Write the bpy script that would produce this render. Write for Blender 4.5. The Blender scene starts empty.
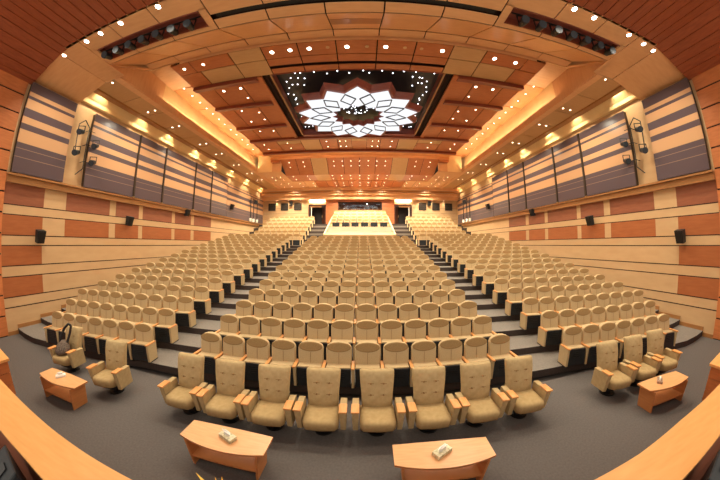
import bpy, math, random
from mathutils import Matrix, Vector
random.seed(5)
SC = bpy.context.scene
COL = SC.collection
PI = math.pi

# ------------------------------------------------------------------ camera, world, exposure
cd = bpy.data.cameras.new('camera')
cd.type = 'PANO'
cd.panorama_type = 'FISHEYE_LENS_POLYNOMIAL'
cd.sensor_fit = 'HORIZONTAL'
cd.sensor_width = 36.0
cd.sensor_height = 24.0
cd.fisheye_fov = math.radians(200)
cd.fisheye_polynomial_k0 = 0.0
cd.fisheye_polynomial_k1 = -8.16720924e-02
cd.fisheye_polynomial_k2 = -3.99837173e-06
cd.fisheye_polynomial_k3 = 5.09937298e-05
cd.fisheye_polynomial_k4 = -8.87860821e-07
cd.clip_start = 0.05
cd.clip_end = 200
cam = bpy.data.objects.new('camera', cd)
COL.objects.link(cam)
cam.location = (0.165, 0, 3.0)
cam.rotation_euler = (PI / 2 + 0.0168, 0, 0.0066)
SC.camera = cam

world = bpy.data.worlds.new('world')
SC.world = world
world.use_nodes = True
wb = world.node_tree.nodes['Background']
wb.inputs[0].default_value = (1.0, 0.94, 0.80, 1)
wb.inputs[1].default_value = 0.9
SC.view_settings.view_transform = 'Standard'
SC.view_settings.look = 'None'
SC.view_settings.gamma = 1.0
SC.view_settings.exposure = 0.42
LIGHT = 1.0            # master level of the lamps

# ------------------------------------------------------------------ materials
def srgb(r, g, b):
    f = lambda c: (c / 255 / 12.92) if c / 255 <= 0.04045 else ((c / 255 + 0.055) / 1.055) ** 2.4
    r, g, b = f(r), f(g), f(b)
    l = 0.3 * r + 0.6 * g + 0.1 * b
    k = 0.05                                  # the hall's finishes are a little greyer than pure wood tones
    return (r + (l - r) * k, g + (l - g) * k, b + (l - b) * k, 1)

def base_mat(name, col, rough=0.6, metal=0.0, spec=0.4):
    m = bpy.data.materials.new(name)
    m.use_nodes = True
    b = m.node_tree.nodes['Principled BSDF']
    b.inputs['Base Color'].default_value = col
    b.inputs['Roughness'].default_value = rough
    b.inputs['Metallic'].default_value = metal
    b.inputs['Specular IOR Level'].default_value = spec
    return m, m.node_tree, b

def noisy(name, c1, c2, scale=8, rough=0.6, stretch=(1, 1, 1), bump=0.0, spec=0.4, detail=4, coord='Object'):
    m, nt, b = base_mat(name, c1, rough, 0, spec)
    tc = nt.nodes.new('ShaderNodeTexCoord')
    mp = nt.nodes.new('ShaderNodeMapping')
    mp.inputs['Scale'].default_value = stretch
    n = nt.nodes.new('ShaderNodeTexNoise')
    n.inputs['Scale'].default_value = scale
    n.inputs['Detail'].default_value = detail
    r = nt.nodes.new('ShaderNodeValToRGB')
    r.color_ramp.elements[0].position = 0.3
    r.color_ramp.elements[1].position = 0.7
    r.color_ramp.elements[0].color = c1
    r.color_ramp.elements[1].color = c2
    nt.links.new(tc.outputs[coord], mp.inputs[0])
    nt.links.new(mp.outputs[0], n.inputs[0])
    nt.links.new(n.outputs[0], r.inputs[0])
    nt.links.new(r.outputs[0], b.inputs['Base Color'])
    if bump:
        bp = nt.nodes.new('ShaderNodeBump')
        bp.inputs['Strength'].default_value = bump
        bp.inputs['Distance'].default_value = 0.01
        nt.links.new(n.outputs[0], bp.inputs['Height'])
        nt.links.new(bp.outputs[0], b.inputs['Normal'])
    return m

def glow(name, col, strength):
    m = bpy.data.materials.new(name)
    m.use_nodes = True
    nt = m.node_tree
    nt.nodes.clear()
    e = nt.nodes.new('ShaderNodeEmission')
    e.inputs[0].default_value = col
    e.inputs[1].default_value = strength
    o = nt.nodes.new('ShaderNodeOutputMaterial')
    nt.links.new(e.outputs[0], o.inputs[0])
    return m

M = {}
M['fabric'] = noisy('tan_fabric', srgb(200, 172, 128), srgb(190, 160, 116), 60, 0.9, bump=0.15, spec=0.15)
M['patch'] = noisy('headrest_fabric', srgb(168, 134, 88), srgb(156, 122, 76), 60, 0.9, bump=0.15, spec=0.15)
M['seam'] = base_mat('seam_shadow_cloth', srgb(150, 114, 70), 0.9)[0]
M['vip'] = noisy('vip_fabric', srgb(190, 162, 116), srgb(176, 148, 102), 14, 0.9, bump=0.25, spec=0.15)
M['vipseat'] = noisy('vip_seat_fabric', srgb(184, 154, 106), srgb(170, 140, 92), 14, 0.9, bump=0.25, spec=0.15)
M['black'] = noisy('black_plastic', srgb(20, 21, 24), srgb(30, 32, 36), 20, 0.5)
M['darkmetal'] = base_mat('dark_metal', srgb(48, 46, 46), 0.4, 0.6)[0]
M['cap'] = noisy('beech_cap', srgb(228, 158, 88), srgb(214, 142, 72), 6, 0.35, (8, 1, 1))
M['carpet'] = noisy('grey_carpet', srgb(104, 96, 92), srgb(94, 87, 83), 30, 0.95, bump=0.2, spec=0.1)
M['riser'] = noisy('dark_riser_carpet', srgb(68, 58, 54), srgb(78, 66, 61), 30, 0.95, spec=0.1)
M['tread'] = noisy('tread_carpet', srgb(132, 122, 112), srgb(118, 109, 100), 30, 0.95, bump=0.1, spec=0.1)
M['cream'] = noisy('cream_wall', srgb(204, 164, 116), srgb(197, 156, 108), 1.5, 0.6, (1, 1, 3))
M['orange'] = noisy('orange_wood_panel', srgb(172, 98, 52), srgb(160, 88, 45), 2.5, 0.4, (1, 1, 6))
M['orange_top'] = noisy('brown_wood_panel', srgb(150, 88, 60), srgb(138, 79, 52), 2.5, 0.4, (1, 1, 6))
M['joint'] = base_mat('dark_joint', srgb(52, 28, 18), 0.8)[0]
M['ledge'] = noisy('ledge_wood', srgb(170, 116, 64), srgb(156, 103, 54), 2, 0.4, (1, 1, 8))
M['wood'] = noisy('ceiling_wood', srgb(188, 108, 54), srgb(174, 96, 46), 3, 0.38, (1, 6, 1))
M['tile'] = noisy('cream_ceiling_tile', srgb(196, 150, 98), srgb(188, 142, 90), 3, 0.5, (1, 6, 1))
M['tan'] = noisy('tan_ceiling', srgb(222, 166, 112), srgb(214, 156, 102), 2, 0.4, (1, 5, 1))
M['cove'] = noisy('cove_cream', srgb(236, 200, 140), srgb(230, 190, 128), 2, 0.5)
M['cove_lit_wood'] = noisy('lit_cove_ceiling_wood', srgb(214, 144, 78), srgb(204, 132, 68), 2, 0.5)  # ceiling wood with the warm cove glow put into its colour
M['beam'] = noisy('dark_red_beam', srgb(140, 62, 36), srgb(124, 54, 32), 3, 0.35, (1, 6, 1))
M['maroon'] = noisy('maroon_wood', srgb(150, 80, 66), srgb(134, 68, 56), 4, 0.3, (1, 1, 4))
M['plank'] = noisy('stage_plank', srgb(156, 78, 42), srgb(136, 64, 34), 3, 0.45, (5, 1, 1))  # darker than the side planks: shading painted into the ceiling boards
M['plankside'] = noisy('stage_side_plank', srgb(206, 122, 64), srgb(190, 108, 54), 3, 0.45, (1, 1, 5))
M['recess'] = base_mat('recess_dark', srgb(44, 38, 42), 0.35)[0]
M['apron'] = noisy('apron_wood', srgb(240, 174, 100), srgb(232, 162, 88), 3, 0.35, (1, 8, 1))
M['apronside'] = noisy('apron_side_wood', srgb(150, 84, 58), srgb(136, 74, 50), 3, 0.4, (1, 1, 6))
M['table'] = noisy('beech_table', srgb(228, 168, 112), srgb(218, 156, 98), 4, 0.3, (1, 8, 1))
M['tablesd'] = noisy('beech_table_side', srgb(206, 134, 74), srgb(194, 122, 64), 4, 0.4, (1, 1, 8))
M['paper'] = base_mat('white_tissue', srgb(244, 240, 232), 0.9)[0]
M['tbox'] = noisy('tissue_box_card', srgb(236, 224, 190), srgb(170, 160, 120), 25, 0.6)
M['brownbox'] = noisy('brown_box_card', srgb(120, 80, 54), srgb(190, 170, 150), 25, 0.6)
M['frame'] = base_mat('panel_post', srgb(64, 48, 34), 0.5, 0.3)[0]
M['brass'] = base_mat('brass_post', srgb(186, 150, 92), 0.4, 0.5)[0]
M['spot_lens'] = base_mat('dead_lens', srgb(34, 36, 42), 0.5, 0.0)[0]
M['absorb'] = noisy('black_absorber_foam', srgb(44, 36, 30), srgb(60, 50, 40), 20, 0.9)
M['doorwood'] = noisy('dark_door_wood', srgb(78, 42, 28), srgb(62, 32, 22), 3, 0.4, (6, 1, 1))
M['doordark'] = base_mat('door_void', srgb(30, 20, 16), 0.8)[0]
M['glass'] = base_mat('booth_glass', srgb(70, 74, 74), 0.08, 0.1, 0.8)[0]
M['pane'] = bpy.data.materials.new('booth_pane')
M['pane'].use_nodes = True
_n = M['pane'].node_tree; _n.nodes.clear()
_t = _n.nodes.new('ShaderNodeBsdfTransparent'); _g = _n.nodes.new('ShaderNodeBsdfGlossy'); _g.inputs['Roughness'].default_value = .05
_x = _n.nodes.new('ShaderNodeMixShader'); _x.inputs[0].default_value = .15; _o = _n.nodes.new('ShaderNodeOutputMaterial')
_n.links.new(_t.outputs[0], _x.inputs[1]); _n.links.new(_g.outputs[0], _x.inputs[2]); _n.links.new(_x.outputs[0], _o.inputs[0])
M['grey'] = base_mat('grey_equipment', srgb(150, 150, 150), 0.5)[0]
M['white'] = base_mat('white_paint', srgb(236, 228, 210), 0.5)[0]
M['leaf'] = noisy('yellow_leaf', srgb(250, 206, 70), srgb(236, 160, 30), 10, 0.5)
M['terracotta'] = noisy('terracotta', srgb(170, 90, 56), srgb(150, 76, 46), 10, 0.8)
M['bag'] = noisy('mottled_grey_cloth', srgb(80, 66, 56), srgb(130, 112, 96), 30, 0.9)
M['strap'] = base_mat('black_strap', srgb(32, 28, 28), 0.8)[0]
M['lens'] = glow('lamp_lens', (1.0, 0.86, 0.66, 1), 9)
M['lensbig'] = glow('big_lamp_lens', (1.0, 0.92, 0.8, 1), 14)
M['star'] = glow('star_point', (0.88, 0.9, 1.0, 1), 6)
M['starpanel'] = glow('star_lit_panel', (0.95, 0.97, 1.0, 1), .8)
M['covestrip'] = glow('cove_lamp_strip', (1.0, 0.88, 0.62, 1), 30)
M['ring'] = base_mat('lamp_ring', srgb(200, 160, 110), 0.4, 0.4)[0]

def stripe_mat():
    m, nt, b = base_mat('striped_screen', srgb(220, 170, 120), 0.3)
    tc = nt.nodes.new('ShaderNodeTexCoord')
    sp = nt.nodes.new('ShaderNodeSeparateXYZ')
    mr = nt.nodes.new('ShaderNodeMapRange')
    mr.inputs['From Min'].default_value = 5.25
    mr.inputs['From Max'].default_value = 8.42
    r = nt.nodes.new('ShaderNodeValToRGB')
    cr = r.color_ramp
    cr.interpolation = 'CONSTANT'
    D = srgb(88, 72, 76); L = srgb(196, 148, 104); T = srgb(140, 112, 94)
    bands = [(5.25, D), (5.72, T), (5.745, D), (6.0, T), (6.025, D), (6.21, L), (6.66, D), (6.86, L), (7.1, D), (7.4, L), (7.73, D), (7.85, L), (7.99, D)]
    e = cr.elements
    while len(e) < len(bands):
        e.new(0.5)
    for k, (z, c) in enumerate(bands):
        e[k].position = (z - 5.25) / (8.42 - 5.25)
        e[k].color = c
    nt.links.new(tc.outputs['Object'], sp.inputs[0])
    nt.links.new(sp.outputs[2], mr.inputs['Value'])
    nt.links.new(mr.outputs[0], r.inputs[0])
    nt.links.new(r.outputs[0], b.inputs['Base Color'])
    return m
M['stripes'] = stripe_mat()

# ------------------------------------------------------------------ mesh helpers
class MB:
    def __init__(s):
        s.v = []; s.f = []; s.mi = []; s.mats = []
    def m(s, mat):
        if mat not in s.mats:
            s.mats.append(mat)
        return s.mats.index(mat)
    def add(s, verts, faces, mat):
        o = len(s.v); k = s.m(mat)
        s.v += [tuple(v) for v in verts]
        s.f += [tuple(o + i for i in f) for f in faces]
        s.mi += [k] * len(faces)
        return s
    def box(s, x0, x1, y0, y1, z0, z1, mat, T=None):
        v = [Vector((x, y, z)) for x in (x0, x1) for y in (y0, y1) for z in (z0, z1)]
        if T is not None:
            v = [T @ p for p in v]
        return s.add(v, [(0, 1, 3, 2), (4, 6, 7, 5), (0, 4, 5, 1), (2, 3, 7, 6), (0, 2, 6, 4), (1, 5, 7, 3)], mat)
    def hexa(s, p, mat):            # p: 4 bottom then 4 top
        return s.add(p, [(3, 2, 1, 0), (4, 5, 6, 7), (0, 1, 5, 4), (1, 2, 6, 5), (2, 3, 7, 6), (3, 0, 4, 7)], mat)
    def prism(s, poly, z0, z1, mat, side=None):
        n = len(poly)
        a = [(x, y, z0) for x, y in poly]; b = [(x, y, z1) for x, y in poly]
        s.add(a + b, [tuple(range(n - 1, -1, -1)), tuple(range(n, 2 * n))], mat)
        s.add(a + b, [(i, (i + 1) % n, n + (i + 1) % n, n + i) for i in range(n)], side or mat)
        return s
    def loops(s, rings, mat, cap0=True, cap1=True):
        n = len(rings[0]); vs = [p for r in rings for p in r]; fs = []
        for k in range(len(rings) - 1):
            for i in range(n):
                j = (i + 1) % n
                fs.append((k * n + i, k * n + j, (k + 1) * n + j, (k + 1) * n + i))
        if cap0: fs.append(tuple(range(n - 1, -1, -1)))
        if cap1: fs.append(tuple((len(rings) - 1) * n + i for i in range(n)))
        return s.add(vs, fs, mat)
    def cyl(s, a, b, r0, mat, r1=None, n=12):
        r1 = r0 if r1 is None else r1
        a = Vector(a); b = Vector(b); d = (b - a).normalized()
        u = d.orthogonal().normalized(); w = d.cross(u)
        ring = lambda c, r: [c + (u * math.cos(2 * PI * i / n) + w * math.sin(2 * PI * i / n)) * r for i in range(n)]
        return s.loops([ring(a, r0), ring(b, r1)], mat)
    def mesh(s, name, T=None, bevel=0):
        me = bpy.data.meshes.new(name)
        me.from_pydata([T @ Vector(v) for v in s.v] if T is not None else s.v, [], s.f)
        for m_ in s.mats:
            me.materials.append(M[m_])
        me.polygons.foreach_set('material_index', s.mi)
        me.update()
        import bmesh
        bm = bmesh.new(); bm.from_mesh(me)
        bmesh.ops.recalc_face_normals(bm, faces=bm.faces)
        if bevel:
            bmesh.ops.remove_doubles(bm, verts=bm.verts, dist=1e-5)
            bmesh.ops.bevel(bm, geom=list(bm.edges), offset=bevel, segments=2, affect='EDGES', profile=0.6)
        bm.to_mesh(me); bm.free()
        return me
    def obj(s, name, parent=None, bevel=0, smooth=False):
        me = s.mesh(name, bevel=bevel)
        if smooth:
            me.polygons.foreach_set('use_smooth', [True] * len(me.polygons))
        return link(name, me, parent)

def link(name, me, parent=None):
    o = bpy.data.objects.new(name, me)
    COL.objects.link(o)
    if parent: o.parent = parent
    return o
def tag(o, label, cat, group=None, kind=None):
    o['label'] = label; o['category'] = cat
    if group: o['group'] = group
    if kind: o['kind'] = kind
    return o
def thing(name, label, cat, loc=(0, 0, 0), rz=0, group=None):
    o = bpy.data.objects.new(name, None)
    COL.objects.link(o)
    o.location = loc; o.rotation_euler = (0, 0, rz)
    o.empty_display_size = 0.1
    return tag(o, label, cat, group)
def struct(o):
    o['kind'] = 'structure'
    return o
ORD = ['first', 'second', 'third', 'fourth', 'fifth', 'sixth', 'seventh', 'eighth', 'ninth', 'tenth', 'eleventh', 'twelfth', 'thirteenth', 'fourteenth', 'fifteenth', 'sixteenth', 'seventeenth', 'eighteenth', 'nineteenth', 'twentieth', 'twenty-first', 'twenty-second', 'twenty-third', 'twenty-fourth']
SIDE = {-1: 'left', 1: 'right'}

# ================================================================== SETTING
WX = 11.05
YB = 26.7
ZT = 8.9
N_FRONT = 16
RY0, RDY, RZ0, RDZ, NR = 20.4, 1.0, 2.83, 0.43, 6

def rowfloor(i):      # i from 1
    return 0.18 * i
def yrow(i):
    return 4.63 + 0.86 * (i - 1)
def riser_line(i):    # polyline of tier i front edge, left to right
    yc = yrow(i) - 0.19
    ys = 4.57 + 0.86 * (i - 1) - 0.2
    far = ys - 0.15 * (9.5 - 5.07)
    return [(-WX, far + 0.12), (-10.3, far + 0.03), (-9.5, far), (-5.0, ys), (-3.2, yc), (3.2, yc), (5.0, ys), (9.5, far), (10.3, far + 0.03), (WX, far + 0.12)]

fl = MB()
fl.box(-WX, WX, -1.0, 4.2, -0.1, 0, 'carpet')
for i in range(1, N_FRONT + 1):
    a = riser_line(i)
    b = riser_line(i + 1) if i < N_FRONT else [(x, 20.15) for x, y in a]
    z = rowfloor(i)
    n = len(a)
    for k in range(n - 1):
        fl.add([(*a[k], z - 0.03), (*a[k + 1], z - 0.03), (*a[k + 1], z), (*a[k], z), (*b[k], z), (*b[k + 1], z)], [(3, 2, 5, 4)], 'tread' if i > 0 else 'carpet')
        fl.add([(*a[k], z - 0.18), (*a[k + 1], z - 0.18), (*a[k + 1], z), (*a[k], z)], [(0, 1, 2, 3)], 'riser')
fl.box(-WX, WX, 4.0, 20, -0.2, -0.1, 'carpet')
for j in range(NR):
    z = RZ0 + RDZ * j + 0.1
    y0 = RY0 + RDY * j - 0.25
    y1 = y0 + RDY if j < NR - 1 else YB
    for sx in (-1, 1):
        x0, x1 = sorted((sx * 3.08, sx * WX))
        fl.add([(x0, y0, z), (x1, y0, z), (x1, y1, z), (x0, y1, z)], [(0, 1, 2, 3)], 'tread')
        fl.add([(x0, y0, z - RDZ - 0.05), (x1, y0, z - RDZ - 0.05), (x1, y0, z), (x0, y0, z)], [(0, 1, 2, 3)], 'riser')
        # half step in the aisle
        if j < NR - 1:
            xa, xb = sorted((sx * 3.08, sx * 4.75))
            fl.box(xa, xb, y0 + 0.5, y1, z - 0.05, z + 0.21, 'tread')
# landing by the doors
for sx in (-1, 1):
    xa, xb = sorted((sx * 3.1, sx * 5.8))
    fl.box(xa, xb, YB - 0.75, YB, 4.9, 5.1, 'tread')
floor = struct(fl.obj('floor'))

# stage floor behind the apron
st = MB()
st.box(-7.2, 7.2, -1.2, 0.66, 0.65, 0.75, 'carpet')
struct(st.obj('floor'))

# --- side walls
def wall_side(s):
    m = MB()
    X = s * WX
    def q(y0, y1, z0, z1, mat, off=0.0):
        x = X - s * off
        m.add([(x, y0, z0), (x, y1, z0), (x, y1, z1), (x, y0, z1)], [(0, 1, 2, 3)], mat)
    y0, y1 = 3.47, YB
    zs = [0, .89, 1.22, 1.88, 2.23, 2.89, 3.22, 3.89, 4.21, 4.9]
    m.box(min(X, X + s * .3), max(X, X + s * .3), y0, y1, -0.1, 9.6, 'cream')
    # joints
    for z in (.89, 1.22, 1.88, 2.23, 2.89, 3.22, 3.89, 4.21):
        q(y0, y1, z - 0.016, z + 0.016, 'joint', 0.004)
    # orange blocks low
    for za, zb in ((1.236, 1.864), (2.246, 2.874)):
        q(y0, 4.9, za, zb, 'orange', 0.006)
    for za, zb, mt in ((3.236, 3.874, 'orange'), (4.226, 4.9, 'orange_top')):
        for ya, yb in ((y0, 4.91), (5.81, 7.93), (8.27, 9.70), (9.96, 12.23), (12.5, 14.07), (14.39, 16.44)):
            q(ya, yb, za, zb, mt, 0.006)
    return struct(m.obj('wall_left' if s < 0 else 'wall_right'))
for s in (-1, 1):
    wall_side(s)
    m = MB()                                           # ledge below the striped screens
    xa, xb = sorted((s * WX, s * (WX - 0.16)))
    m.box(xa, xb, 3.47, YB - .05, 4.9, 5.12, 'ledge')
    xa, xb = sorted((s * WX, s * (WX - 0.24)))
    m.box(xa, xb, 3.47, YB - .05, 5.13, 5.2, 'ledge')
    struct(m.obj('trim_1' if s < 0 else 'trim_2'))
    m = MB()                                           # stepped wooden baseboard
    for i in range(0, N_FRONT + 1):
        ya = 3.45 if i == 0 else riser_line(i)[0][1] + (0 if i else 0)
        yb = riser_line(i + 1)[0][1] if i < N_FRONT else 20.1
        xa, xb = sorted((s * (WX - 0.005), s * (WX - 0.03)))
        m.box(xa, xb, ya, yb, rowfloor(i), rowfloor(i) + 0.13, 'ledge')
    struct(m.obj('baseboard_left' if s < 0 else 'baseboard_right'))

# --- stage opening: planked side walls, low splayed walls and plank ceiling
for s in (-1, 1):
    m = MB()
    X = s * WX
    xa, xb = sorted((X - s * .03, X + s * .3))
    z = 0.0; k = 0
    while z < 9.6:
        m.box(xa, xb, -1.0, 3.47, z + 0.035, z + 0.64, 'plankside')
        z += 0.655
    xa, xb = sorted((X, X + s * .3))
    m.box(xa, xb, -1.0, 3.46, 0, 9.6, 'joint')
    struct(m.obj('wall_stage_left' if s < 0 else 'wall_stage_right'))
    m = MB()                                           # low stage wing at the side
    pw = [(s * 6.62, 1.98), (s * (WX - .02), 2.5), (s * (WX - .02), 1.7), (s * 6.62, 1.5)]
    for z0, z1 in ((0.0, 0.23), (0.24, 0.47), (0.48, 0.71)):
        m.prism(pw, z0, z1, 'plankside')
    m.prism([(x_ - s * (.0 if abs(x_) > 9 else .03), y_ + (.03 if i_ < 2 else 0)) for i_, (x_, y_) in enumerate(pw)], .71, .76, 'apron')
    struct(m.obj('wall_apron_left' if s < 0 else 'wall_apron_right'))

m = MB()
x = -11.2
while x < 11.2:
    ye = 3.47 + 0.012 * abs(x)
    def zc(xx):
        return 9.0 if abs(xx) < 9.2 else 9.0 - (abs(xx) - 9.2) * 0.36
    xa, xb = x + 0.035, min(x + 0.37, 11.2)
    v = []
    for yy in (-1.0, ye):
        for xx in (xa, xb):
            v.append((xx, yy, zc(xx)))
    m.add(v + [(a_, b_, c_ + 0.05) for a_, b_, c_ in v], [(0, 1, 3, 2), (4, 6, 7, 5), (0, 4, 5, 1), (2, 3, 7, 6), (0, 2, 6, 4), (1, 5, 7, 3)], 'plank')
    x += 0.37
m.box(-11.2, 11.2, -1.0, 3.44, 9.04, 9.08, 'joint')
struct(m.obj('ceiling_stage'))

# --- back wall with its two doors
m = MB()
def wallrect(x0, x1, z0, z1, mat, y=YB, d=0.0):
    m.box(x0, x1, y - d, y + 0.2, z0, z1, mat)
DX0, DX1, DZ0, DZ1 = 3.77, 5.68, 5.1, 7.3
for s in (-1, 1):
    f = lambda a, b: sorted((s * a, s * b))
    wallrect(*f(DX1, WX), 2, 9.2, 'cream')
    wallrect(*f(DX0, DX1), DZ1, 9.2, 'cream')
    wallrect(*f(DX0, DX1), 2, DZ0, 'cream')
    # orange piers
    for k in range(9):
        z0 = 5.1 + k * 0.31
        wallrect(*f(2.42, DX0 - 0.02), z0 + 0.01, z0 + 0.3, 'orange', d=0.08)
    wallrect(*f(2.42, DX0), 2, 9.2, 'orange', d=0.05)
    # horizontal joints on the cream
    for z in (7.0, 6.4, 5.8):
        wallrect(*f(DX1 + .1, WX), z, z + 0.015, 'joint', d=0.004)
wallrect(-2.42, 2.42, 2, 6.74, 'cream')
wallrect(-2.42, 2.42, 7.6, 9.2, 'orange', d=0.05)
struct(m.obj('wall_back'))

for n_, s in ((1, -1), (2, 1)):
    o = bpy.data.objects.new('door_%d' % n_, None); COL.objects.link(o); struct(o)
    o.location = (0, 0, 0)
    m = MB()
    fr = lambda a, b: sorted((s * a, s * b))
    for a, b, z0, z1 in ((DX0 - .02, DX0 + .08, DZ0, DZ1), (DX1 - .1, DX1 + .04, DZ0, DZ1), (DX0, DX1, DZ1 - .06, DZ1 + .08)):
        x0, x1 = fr(a, b)
        m.box(x0, x1, YB - .06, YB + .5, z0, z1, 'doorwood')
    m.obj('door_frame', o)
    m = MB()
    x0, x1 = fr(DX0, DX1)
    m.box(x0, x1, YB + .9, YB + 1.0, DZ0 - .1, DZ1, 'doordark')
    x0, x1 = fr(DX0 - .05, DX0 + 0.02); m.box(x0, x1, YB + .2, YB + 1.0, DZ0, DZ1, 'doordark')
    x0, x1 = fr(DX1 - .02, DX1 + .05); m.box(x0, x1, YB + .2, YB + 1.0, DZ0, DZ1, 'doordark')
    m.obj('vestibule', o)
    m = MB()                                            # leaf standing open
    T = Matrix.Translation((s * (DX0 + .08), YB + .1, 0)) @ Matrix.Rotation(s * math.radians(58), 4, 'Z')
    x0, x1 = sorted((0, s * .85))
    m.box(x0, x1, -.025, .025, DZ0 + .01, DZ1 - .08, 'doorwood', T)
    lf = m.obj('door_leaf', o)
    m = MB(); x0, x1 = sorted((s * .74, s * .8)); m.box(x0, x1, -.08, .08, DZ0 + .9, DZ0 + 1.15, 'brass', T); m.obj('door_handle', lf)
    m = MB()                                            # white upright and rail by the door
    x0, x1 = fr(DX1 - .32, DX1 - .24); m.box(x0, x1, YB - .02, YB + .03, DZ0, DZ1 - .2, 'white')
    x0, x1 = fr(DX0 + .5, DX1 - .1); m.box(x0, x1, YB - .02, YB + .03, DZ1 - .24, DZ1 - .06, 'ledge')
    m.obj('upper_rail', o)

# booth window
o = bpy.data.objects.new('window_1', None); COL.objects.link(o); struct(o)
m = MB(); m.box(-2.36, 2.36, YB + .14, YB + .16, 6.76, 7.58, 'pane'); m.obj('pane', o)
m = MB()
m.box(-2.42, 2.42, YB - .05, YB + .2, 7.55, 7.62, 'joint'); m.box(-2.42, -2.3, YB - .05, YB + .2, 6.7, 7.6, 'joint'); m.box(2.3, 2.42, YB - .05, YB + .2, 6.7, 7.6, 'joint')
m.box(-2.42, 2.42, YB - .05, YB + .2, 6.70, 6.76, 'ledge'); m.obj('window_frame', o)

# --- ceilings
def cell(m, x0, x1, y0, y1, z, mat, gap=0.022, th=0.03):
    m.box(x0 + gap, x1 - gap, y0 + gap, y1 - gap, z, z + th, mat)

# lower front ceiling band and side soffits (z = 9.0)
FC = MB()
BX = [-WX, -9.4, -8.3, -6.83, -5.35, -3.82, -2.3, -0.76, 0.76, 2.3, 3.82, 5.35, 6.83, 8.3, 9.4, WX]
def zfront(x):
    return 9.0 if abs(x) <= 9.4 else 9.0 - (abs(x) - 9.4) * 0.3
def slabcell(m, x0, x1, y0, z0, y1, z1, mat, g=0.02, th=0.03, zf=None):
    za = lambda x, z: z if zf is None else z - 9.0 + zf(x)
    v = [(x0 + g, y0 + g, za(x0, z0)), (x1 - g, y0 + g, za(x1, z0)), (x1 - g, y1 - g, za(x1, z1)), (x0 + g, y1 - g, za(x0, z1))]
    m.hexa(v + [(a, b, c + th) for a, b, c in v], mat)
for a, b in zip(BX[:-1], BX[1:]):
    c = (a + b) / 2
    if 4.1 < abs(c) < 8.3 :      # spotlight trough between y 4.15 and 4.72
        slabcell(FC, a, b, 3.47, 9, 4.15, 9, 'tan', zf=zfront); slabcell(FC, a, b, 4.72, 9, 4.9, 9, 'tan', zf=zfront)
    elif abs(c) < 3.8:           # black slot
        slabcell(FC, a, b, 3.47, 9, 4.38, 9, 'tan', zf=zfront); slabcell(FC, a, b, 4.54, 9, 4.9, 9, 'tan', zf=zfront)
    else:
        slabcell(FC, a, b, 3.47, 9, 5.62 if abs(c) > 8.5 else 4.9, 9, 'tan', zf=zfront)
# strips closing the trough between x=3.82 and 4.05
for s in (-1, 1):
    xa, xb = sorted((s * 3.84, s * 4.06)); FC.box(xa, xb, 4.1, 4.75, 9.0, 9.03, 'tan')
    xa, xb = sorted((s * 8.05, s * 8.3)); FC.box(xa, xb, 4.1, 4.75, 9.0, 9.03, 'tan')
# sloping panels
for a, b in zip(BX[:-1], BX[1:]):
    c = (a + b) / 2
    if abs(c) < 8.3:
        slabcell(FC, a, b, 4.9, 9.0, 6.35, 9.95, 'tan')
        slabcell(FC, a, b, 6.35, 9.95, 6.76, 10.0, 'tan')
        FC.box(a, b, 6.76, 6.79, 9.9 if abs(c) < 6.9 else 9.99, 10.3, 'tan')
FC.hexa([(-8.52, 4.9, 9.0), (-8.3, 4.9, 9.0), (-8.3, 6.76, 10.0), (-8.52, 6.76, 10.0), (-8.52, 4.9, 9.05), (-8.3, 4.9, 9.05), (-8.3, 6.76, 10.05), (-8.52, 6.76, 10.05)], 'tan')
FC.box(-8.54, -8.5, 4.88, 6.9, 9.0, 10.4, 'tan')
FC.hexa([(8.3, 4.9, 9.0), (8.52, 4.9, 9.0), (8.52, 6.76, 10.0), (8.3, 6.76, 10.0), (8.3, 4.9, 9.05), (8.52, 4.9, 9.05), (8.52, 6.76, 10.05), (8.3, 6.76, 10.05)], 'tan')
FC.box(8.5, 8.54, 4.88, 6.9, 9.0, 10.4, 'tan')
# dark backing above
FC.box(-WX, WX, 3.5, 4.9, 9.25, 9.3, 'joint')
FC.hexa([(-8.3, 4.85, 9.06), (8.3, 4.85, 9.06), (8.3, 6.35, 10.03), (-8.3, 6.35, 10.03), (-8.3, 4.85, 9.1), (8.3, 4.85, 9.1), (8.3, 6.35, 10.08), (-8.3, 6.35, 10.08)], 'joint')
FC.box(-8.3, 8.3, 6.3, 6.78, 10.08, 10.12, 'joint')
FC.hexa([(-.74, 5.35, 9.28), (.74, 5.35, 9.28), (.74, 5.8, 9.57), (-.74, 5.8, 9.57), (-.74, 5.35, 9.31), (.74, 5.35, 9.31), (.74, 5.8, 9.6), (-.74, 5.8, 9.6)], 'ledge')
# brown plate in place of the recess in the middle sloping panel
struct(FC.obj('ceiling_front'))

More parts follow.
